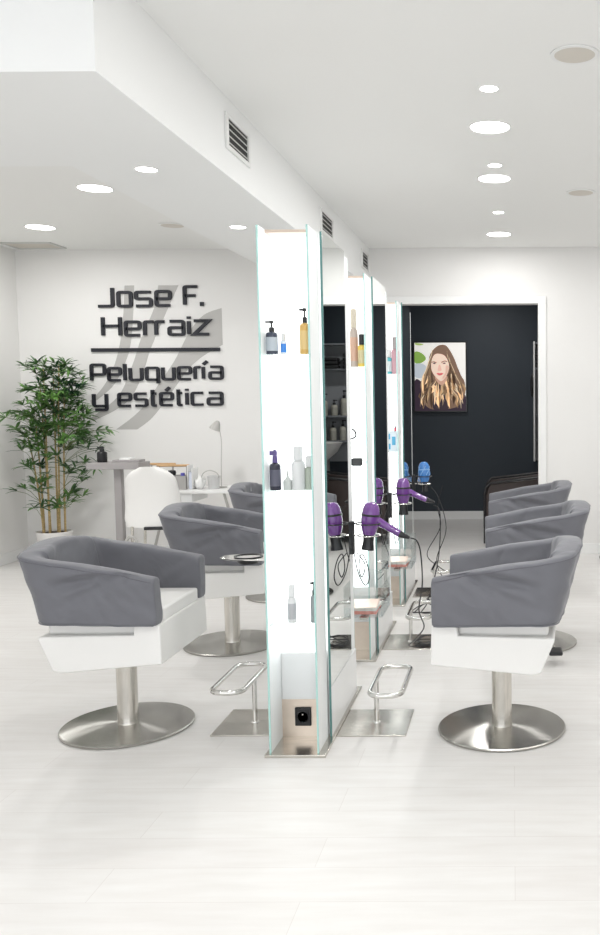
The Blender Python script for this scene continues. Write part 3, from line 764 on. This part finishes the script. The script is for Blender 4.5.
# white shell chair seen from behind
t = thing('shell_chair', 'white rounded shell chair seen from behind in front of the white desk', 'chair', (-2.875, 6.95, 0), math.radians(6))
bm = bmesh.new()
rows = []
NV, NU = 16, 14
for i in range(NV+1):
    f = i/NV; z = .455+.49*f
    hwid = .235*(1-.20*f)*(1-max(0, (f-.72)/.28)**3*.62)*(.90+.10*min(1, f/.12))
    yb = .02-.05*f+.03*math.sin(f*PI)
    rows.append([(hwid*math.sin(u*PI/2*1.0), yb+.10*(1-math.cos(u*PI/2))*(1-.4*f), z-.008*u*u*(1 if f > .5 else -1)) for u in [(-1+2*j/NU) for j in range(NU+1)]])
for off in (0, .018):
    pass
A = [[bm.verts.new(p) for p in r] for r in rows]; A2 = [[bm.verts.new((p[0]*.96, p[1]+.02, p[2])) for p in r] for r in rows]
for i in range(NV):
    for j in range(NU):
        bm.faces.new((A[i][j], A[i][j+1], A[i+1][j+1], A[i+1][j])); bm.faces.new((A2[i][j], A2[i+1][j], A2[i+1][j+1], A2[i][j+1]))
for i in range(NV):
    for j in (0, NU): bm.faces.new((A[i][j], A[i+1][j], A2[i+1][j], A2[i][j]))
for j in range(NU):
    for i in (0, NV): bm.faces.new((A[i][j], A2[i][j], A2[i][j+1], A[i][j+1]))
obj('backrest', bm, 'leather', t, angle=60)
bm = bmesh.new(); box(bm, -.17, .17, .06, .42, .47, .50); obj('seat', bm, 'leather', t, bev=.018)
B('mechanism', 'black', (-.05, .14, .0, .25, .44, .466), parent=t, bev=.005)
for s in (-1, 1):
    for yy in (.05, .38):
        bm = bmesh.new(); tube(bm, [(s*.15, yy, .465), (s*.155, yy, .30), (s*.17, yy-(.04 if yy < .2 else -.03), .0)], .011, 10); obj('leg', bm, 'steel', t)
bm = bmesh.new(); tube(bm, [(-.15+.10*math.cos(a)*.5, .01, .30+.09*math.sin(a)) for a in [PI*i/10 for i in range(11)]], .012, 8); obj('leg_arch', bm, 'lampgrey', t)
# white desk
t = thing('white_desk', 'slim white desk against the sign wall behind the shell chair', 'desk', (-2.75, 7.72, 0))
B('desk_top', 'trim', (-.42, .50, -.25, .25, .675, .697), parent=t, bev=.003)
B('drawer', 'panel_white', (-.20, .02, -.235, .15, .60, .675), parent=t, bev=.003)
for s in (-1, 1):
    for sx in (-1, 1):
        bm = bmesh.new(); tube(bm, [(.04+sx*.30-(.06 if sx > 0 else -.06), s*.2, .675), (.04+sx*.42, s*.2, 0)], .012, 8); obj('leg', bm, 'lampgrey', t)
t = thing('felt_organiser', 'grey organiser caddy with a light wood handle on the white desk', 'caddy', (-2.95, 7.66, .697))
B('bin', 'felt', (-.13, .13, -.07, -.06, 0, .12), (-.13, .13, .06, .07, 0, .12), (-.13, -.12, -.06, .06, 0, .12), (.12, .13, -.06, .06, 0, .12), (-.12, .12, -.06, .06, 0, .01), parent=t, bev=.003)
for x in (-.125, .125): B('upright', 'felt', (x-.005, x+.005, -.02, .02, .1, .20), parent=t)
bm = bmesh.new(); tube(bm, [(-.14, 0, .205), (.14, 0, .205)], .011, 10); obj('handle', bm, 'wood', t)
def roll(x, y, z, r, h, m, label, name='towel_roll', cat='towel'):
    bm = bmesh.new(); lathe(bm, [(0, 0), (r, 0), (r*1.02, h*.5), (r*.95, h), (0, h)], n=16); tag(obj(name, bm, m), label, cat, 'items in the desk organiser', (x, y, z))
roll(-3.02, 7.66, .707, .035, .15, 'trim', 'white cloth roll standing in the grey organiser', 'cloth_roll', 'cloth')
roll(-2.87, 7.665, .707, .018, .13, cmat((.15, .15, .62), .4), 'blue tube standing in the grey organiser', 'tube', 'tube')
t = thing('brush', 'black round brush leaning out of the grey organiser', 'brush', (-2.96, 7.655, .71)); 
bm = bmesh.new(); tube(bm, [(0, 0, 0), (.01, 0, .11)], .006, 8); obj('handle', bm, 'black', t)
bm = bmesh.new(); lathe(bm, [(0, .10), (.03, .11), (.036, .13), (.03, .15), (0, .155)], n=16); obj('head', bm, 'black', t)
t = thing('wood_tool', 'short wooden rail behind the shell chair top', 'rail', (-3.12, 7.85, .697))
B('post', 'felt', (-.10, -.09, -.01, .01, 0, .2), (.09, .10, -.01, .01, 0, .2), parent=t)
bm = bmesh.new(); tube(bm, [(-.12, 0, .205), (.12, 0, .205)], .011, 8); obj('bar', bm, 'wood', t)
t = thing('file_stand', 'white upright file holder right of the organiser', 'file holder', (-2.79, 7.68, .697))
B('panel', 'trim', (-.022, -.016, -.07, .07, 0, .21), (.016, .022, -.07, .07, 0, .18), parent=t, bev=.001)
B('base', 'panel_white', (-.022, .022, -.07, .07, 0, .006), parent=t)
B('papers', cmat((.70, .74, .85), .5), (-.012, .012, -.06, .06, .006, .15), parent=t)
bm = bmesh.new(); bmesh.ops.create_icosphere(bm, subdivisions=3, radius=1)
for v in bm.verts:
    k = 1+.35*noise.noise(v.co*2.1); v.co = Vector((v.co.x*.045*k, v.co.y*.045*k, max(0, (v.co.z+.9)*.058*k)))
tag(obj('crumpled_cloth', bm, 'trim', angle=180), 'crumpled white cloth on the desk beside the metal bucket', 'cloth', None, (-2.72, 7.66, .697))
t = thing('metal_bucket', 'small pale metal bucket with curved handle on the desk', 'bucket', (-2.60, 7.66, .697))
bm = bmesh.new(); lathe(bm, [(0, 0), (.045, 0), (.055, .11), (.058, .112), (.055, .115), (.05, .11), (.042, .006), (0, .006)], n=28); obj('pail', bm, cmat((.62, .62, .62), .3, metal=.4), t)
bm = bmesh.new(); tube(bm, [(-.02+.075*math.cos(a), -.03, .10+.062*math.sin(a)) for a in [PI*i/14 for i in range(15)]], .004, 8); obj('handle', bm, 'lampgrey', t)
t = thing('desk_lamp', 'thin grey desk lamp with small cone shade by the sign wall', 'lamp', (-2.575, 7.78, .697))
bm = bmesh.new(); lathe(bm, [(0, 0), (.05, 0), (.05, .008), (.008, .014), (0, .014)], n=24); obj('base', bm, 'lampgrey', t)
bm = bmesh.new(); tube(bm, smoothpath([(0, 0, .01), (.004, 0, .2), (.012, 0, .40), (-.004, 0, .53)]), .003, 8); obj('stem', bm, 'lampgrey', t)
bm = bmesh.new(); lathe(bm, [(0, .045), (.012, .045), (.028, .022), (.050, -.035), (.048, -.036), (.025, .015), (0, .03)], (-.03, 0, .545), n=24, axis=(.45, 0, 1)); obj('shade', bm, 'lampgrey', t)

# ------------------------------------------------------------------ dark room things
# photo print of a woman with long wavy hair (plain portrait)
t = thing('lit_poster', 'lit portrait poster of a person with long wavy blonde hair on the dark wall', 'poster', (-.875, 10.8, 1.74))
B('frame', 'black', (-.325, .325, -.04, 0, -.425, .425), parent=t, bev=.003)
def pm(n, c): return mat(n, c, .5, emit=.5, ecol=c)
def flat(name, pts, c, lay, par=t, smooth_=True, sub=5):
    P = smoothpath([(a, 0, b) for a, b in pts], sub, closed=True) if smooth_ else [Vector((a, 0, b)) for a, b in pts]
    bm = bmesh.new(); y = -.040-.0012*lay
    prism(bm, [(max(-.308, min(.308, p.x)), max(-.41, min(.41, p.z))) for p in P], lambda a, b: (a, y, b), lambda a, b: (a, y+.001, b))
    bmesh.ops.triangulate(bm, faces=bm.faces[:])
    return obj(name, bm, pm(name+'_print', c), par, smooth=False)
# coordinates: crop pixels (45..510, 80..705) -> print
def q(x, y): return ((x-277)/465*.616, -(y-392)/625*.82)
def Q(*l): return [q(*a) for a in l]
flat('backdrop', Q((45, 80), (510, 80), (510, 705), (45, 705)), (.86, .84, .80), 1, smooth_=False)
flat('foliage_blur', Q((45, 170), (80, 160), (130, 190), (148, 230), (110, 262), (60, 268), (45, 250)), (.22, .38, .07), 2)
flat('foliage_blur', Q((50, 82), (90, 84), (130, 95), (100, 104), (60, 100)), (.40, .52, .18), 2)
flat('wall_blur', Q((45, 275), (140, 280), (160, 350), (130, 400), (45, 390)), (.50, .55, .60), 2)
flat('jacket', Q((45, 430), (110, 440), (180, 520), (400, 600), (505, 560), (510, 705), (45, 705)), (.030, .015, .03), 3)
flat('hair', Q((255, 110), (330, 105), (385, 180), (425, 270), (450, 360), (500, 440), (500, 560), (440, 660), (330, 690), (200, 690), (130, 640), (110, 560), (95, 460), (130, 370), (165, 280), (190, 180)), (.20, .12, .08), 4)
hr = random.Random(5)
hc = [(.55, .40, .24), (.68, .52, .34), (.16, .10, .06), (.25, .16, .09), (.42, .29, .17), (.75, .60, .42), (.10, .06, .04)]
for k in range(80):
    side = -1 if k % 2 else 1
    x0 = 275+side*hr.uniform(5, 60); x1 = 285+side*hr.uniform(70, 205)
    y0 = hr.uniform(130, 330) if k < 24 else hr.uniform(380, 470); y1 = hr.uniform(520, 690)
    if k >= 24: x0 = 277+side*hr.uniform(15, 120); x1 = 277+side*hr.uniform(0, 190)
    w = hr.uniform(5, 16); ph = hr.uniform(0, 6); am = hr.uniform(10, 24)
    cpts = []
    for i in range(9):
        f = i/8; sxx = x0+(x1-x0)*min(1, (f*1.6))**.8*(1 if f < .62 else 1)+am*f*math.sin(ph+f*9)
        yy = y0+(y1-y0)*f
        lim = 62+min(1, max(0, (yy-180)/120))*25 if yy < 370 else max(0, 87-(yy-370)*1.3)
        if abs(sxx-277) < lim: sxx = 277+side*(lim+hr.uniform(0, 14))
        cpts.append((sxx, yy))
    P = [(a-w/2*math.sin(PI*(.1+.85*i/8)), b) for i, (a, b) in enumerate(cpts)] + [(a+w/2*math.sin(PI*(.1+.85*i/8)), b) for i, (a, b) in reversed(list(enumerate(cpts)))]
    flat('hair_lock', Q(*P), hc[hr.randrange(7)], 5+(k % 5)*.25, sub=3)
flat('shirt', Q((240, 440), (330, 440), (350, 560), (345, 690), (215, 690), (215, 560)), (.035, .02, .03), 4.5)
flat('neck', Q((235, 390), (340, 385), (325, 440), (290, 470), (250, 440)), (.55, .33, .24), 6.6)
flat('face', Q((255, 180), (315, 195), (350, 250), (358, 310), (340, 370), (310, 415), (285, 432), (258, 415), (215, 365), (196, 310), (200, 245), (222, 195)), (.88, .66, .54), 7)
flat('cheek_shade', Q((330, 290), (356, 300), (340, 365), (305, 412), (300, 395), (325, 350)), (.70, .46, .36), 7.4)
flat('eyebrow', Q((200, 256), (220, 250), (245, 258), (242, 264), (218, 258), (202, 262)), (.20, .12, .08), 8); flat('eyebrow', Q((290, 256), (318, 244), (342, 250), (340, 256), (318, 252), (292, 263)), (.20, .12, .08), 8)
for ex in (225, 315):
    flat('eye', Q((ex-17, 268), (ex, 262), (ex+17, 267), (ex, 275)), (.25, .20, .19), 8)
    flat('pupil', Q((ex-5, 264), (ex+5, 264), (ex+5, 273), (ex-5, 273)), (.03, .03, .04), 9)
flat('nose', Q((266, 285), (278, 285), (290, 325), (284, 336), (262, 336), (256, 325)), (.74, .47, .38), 8)
flat('lips', Q((244, 363), (262, 356), (274, 360), (288, 356), (306, 363), (276, 380)), (.62, .14, .14), 8)
l = bpy.data.lights.new('poster_light', 'AREA'); l.size = .5; l.energy = 1.5

# wash basin, shelves with bottles
t = thing('wall_shelves', 'white wall shelves in the dark room, edge seen past the doorway frame', 'shelves', (.25, 10.8, .72))
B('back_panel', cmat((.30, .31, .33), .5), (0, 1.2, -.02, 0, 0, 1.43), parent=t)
B('side_panel', 'trim', (0, .018, -.22, -.02, 0, 1.43), parent=t, bev=.002)
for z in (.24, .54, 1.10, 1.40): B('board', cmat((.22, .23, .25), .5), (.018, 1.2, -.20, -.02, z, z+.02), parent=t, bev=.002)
pr = bottle(.34, 10.69, 1.28, .040, .19, cmat((.52, .50, .43), .4), 'black', 'beige pump bottle on the upper wash room shelf', 'pump', cmat((.42, .41, .36), .4), group='pump bottles on the wash room shelves')
for i, (x, z, s) in enumerate(((.46, 1.28, 1.6), (.58, 1.28, 1), (.70, 1.28, 1.4), (.82, 1.28, 1), (.36, .98, 1.2), (.48, .98, 1.3), (.60, .98, 1.2), (.72, .98, 1.4), (.85, .98, 1.1))):
    r = dup(pr, (x, 10.69, z), 0, 'beige pump bottle on the %s wash room shelf, seen in the mirror' % ('upper' if z > 1.1 else 'lower')); r.scale = (1, 1, s)
    for c in r.children: pass
pr['label'] = 'beige pump bottle on the upper wash room shelf, seen in the mirror'
def towels(x, z, w, h, label):
    t = thing('towel_stack', label, 'towels', (x, 10.68, z), group='black towels on the wash room shelves')
    for k in range(int(h/.045)):
        bm = bmesh.new(); box(bm, -w/2, w/2, -.10, .08, k*.045, k*.045+.043); obj('towel', bm, 'black_soft', t, bev=.015)
towels(.36, 1.84, .18, .19, 'black folded towels at the left end of the upper wash room shelf')
towels(.62, 1.84, .22, .14, 'black folded towels in the middle of the upper wash room shelf')
t = thing('hanging_cape', 'black cape hanging on the shelf side by the doorway edge', 'cape', (.235, 10.66, 1.62))
bm = bmesh.new(); bmesh.ops.create_icosphere(bm, subdivisions=3, radius=1)
for v in bm.verts:
    k = 1+.3*noise.noise(v.co*2.5); v.co = Vector((v.co.x*.022*k, v.co.y*.08*k, v.co.z*.13*k))
obj('cloth', bm, 'black_soft', t, angle=180)
bm = bmesh.new(); tube(bm, [(.015, 0, .1), (.0, 0, .14), (.012, 0, .16)], .004, 6); obj('hook', bm, 'chrome', t)
t = thing('wash_basin', 'white hair washing basin in the dark room, seen only in the nearest mirror', 'basin', (.62, 10.0, 0))
bm = bmesh.new(); lathe(bm, [(0, .78), (.08, .78), (.20, .88), (.25, .97), (.26, .985), (.235, .98), (.18, .90), (.07, .82), (0, .81)], n=36, sy=1.1); obj('bowl', bm, 'pot', t)
bm = bmesh.new(); box(bm, -.09, .09, -.12, .14, 0, .79); obj('pedestal', bm, 'grey_table', t, bev=.02)
bm = bmesh.new(); tube(bm, smoothpath([(0, .2, .95), (0, .2, 1.08), (0, .1, 1.12), (0, .04, 1.06)]), .011, 8); obj('tap', bm, 'chrome', t)
# brown lounge chair
t = thing('wash_lounge', 'dark brown leather washing lounge with black frame just inside the dark room', 'lounge', (.18, 9.2, 0))
bm = bmesh.new(); prism(bm, [(-.46, .10), (-.46, .50), (-.42, .60), (.45, .70), (.50, .66), (.50, .10)], lambda a, b: (a, -.26, b), lambda a, b: (a, -.20, b)); obj('side_panel', bm, 'brown', t, bev=.01)
bm = bmesh.new(); prism(bm, [(-.46, .10), (-.46, .50), (-.42, .60), (.45, .70), (.50, .66), (.50, .10)], lambda a, b: (a, .24, b), lambda a, b: (a, .30, b)); obj('side_panel', bm, 'brown', t, bev=.01)
bm = bmesh.new(); box(bm, -.42, .45, -.20, .24, .25, .44); obj('seat', bm, 'brown', t, bev=.03)
bm = bmesh.new(); prism(bm, [(.25, .42), (.40, .95), (.50, .93), (.45, .42)], lambda a, b: (a, -.20, b), lambda a, b: (a, .24, b)); obj('backrest', bm, 'brown', t, bev=.03)
for y in (-.265, .305):
    bm = bmesh.new(); tube(bm, [(-.47, y, 0), (-.47, y, .5), (-.455, y, .57), (-.41, y, .615), (.45, y, .715), (.51, y, .68), (.51, y, 0)], .013, 8); obj('frame_tube', bm, 'black', t)

# stool at the right edge: only one caster is in the picture
t = thing('rolling_stool', 'black caster of a rolling stool at the right picture edge', 'stool', (1.06, 7.95, 0))
for k in range(5):
    a = PI+.05+k*2*PI/5; c, s = math.cos(a), math.sin(a)
    bm = bmesh.new(); tube(bm, [(0, 0, .12), (.25*c, .25*s, .085)], [.02, .012], 8); lg = obj('base_arm', bm, 'black', t)
    bm = bmesh.new()
    for off in (-.013, .013):
        lathe(bm, [(0, -.008), (.02, -.008), (.028, -.004), (.028, .004), (.02, .008), (0, .008)], (.25*c-off*s, .25*s+off*c, .028), n=18, axis=(-s, c, 0))
    box(bm, .25*c-.012, .25*c+.012, .25*s-.012, .25*s+.012, .03, .085)
    obj('caster', bm, 'black', lg)
bm = bmesh.new(); lathe(bm, [(.02, .10), (.02, .45), (0, .45)], n=16); obj('post', bm, 'chrome', t)
bm = bmesh.new(); lathe(bm, [(0, .45), (.14, .45), (.15, .47), (.15, .51), (.13, .53), (0, .53)], n=32); obj('seat', bm, 'leather', t)

# ------------------------------------------------------------------ light
w = bpy.data.worlds.new('world'); scn.world = w; w.use_nodes = True
bg = w.node_tree.nodes['Background']; bg.inputs[0].default_value = (.94, .97, 1, 1); bg.inputs[1].default_value = 1.75
scn.view_settings.view_transform = 'Standard'; scn.view_settings.look = 'None'; scn.view_settings.gamma = 1
scn.view_settings.use_curve_mapping = False; scn.view_settings.exposure = .07
# added unseen lamp that lights the dark room
t = thing('round_downlight', 'added unseen ceiling light that brightens the dark room', 'ceiling light', (-.3, 9.7, 2.8))
bm = bmesh.new(); lathe(bm, [(0, 0), (.08, 0), (.08, -.006), (0, -.008)], n=32); obj('diffuser', bm, 'lamp', t)
area(t, -.03, .07, 14)

# ------------------------------------------------------------------ camera
cam = bpy.data.cameras.new('camera'); co = bpy.data.objects.new('camera', cam); col.objects.link(co)
cam.sensor_fit = 'VERTICAL'; cam.sensor_height = 36; cam.lens = 36*885/935
cam.shift_x = -(513-300)/935; cam.shift_y = 0
pitch = math.atan(67/885)
co.location = (0, 0, 1.45)
co.rotation_euler = (Matrix.Rotation(0, 3, 'Z') @ Matrix.Rotation(PI/2-pitch, 3, 'X') @ Matrix.Rotation(math.radians(-.29), 3, 'Z')).to_euler()
cam.clip_start = .05
scn.camera = co
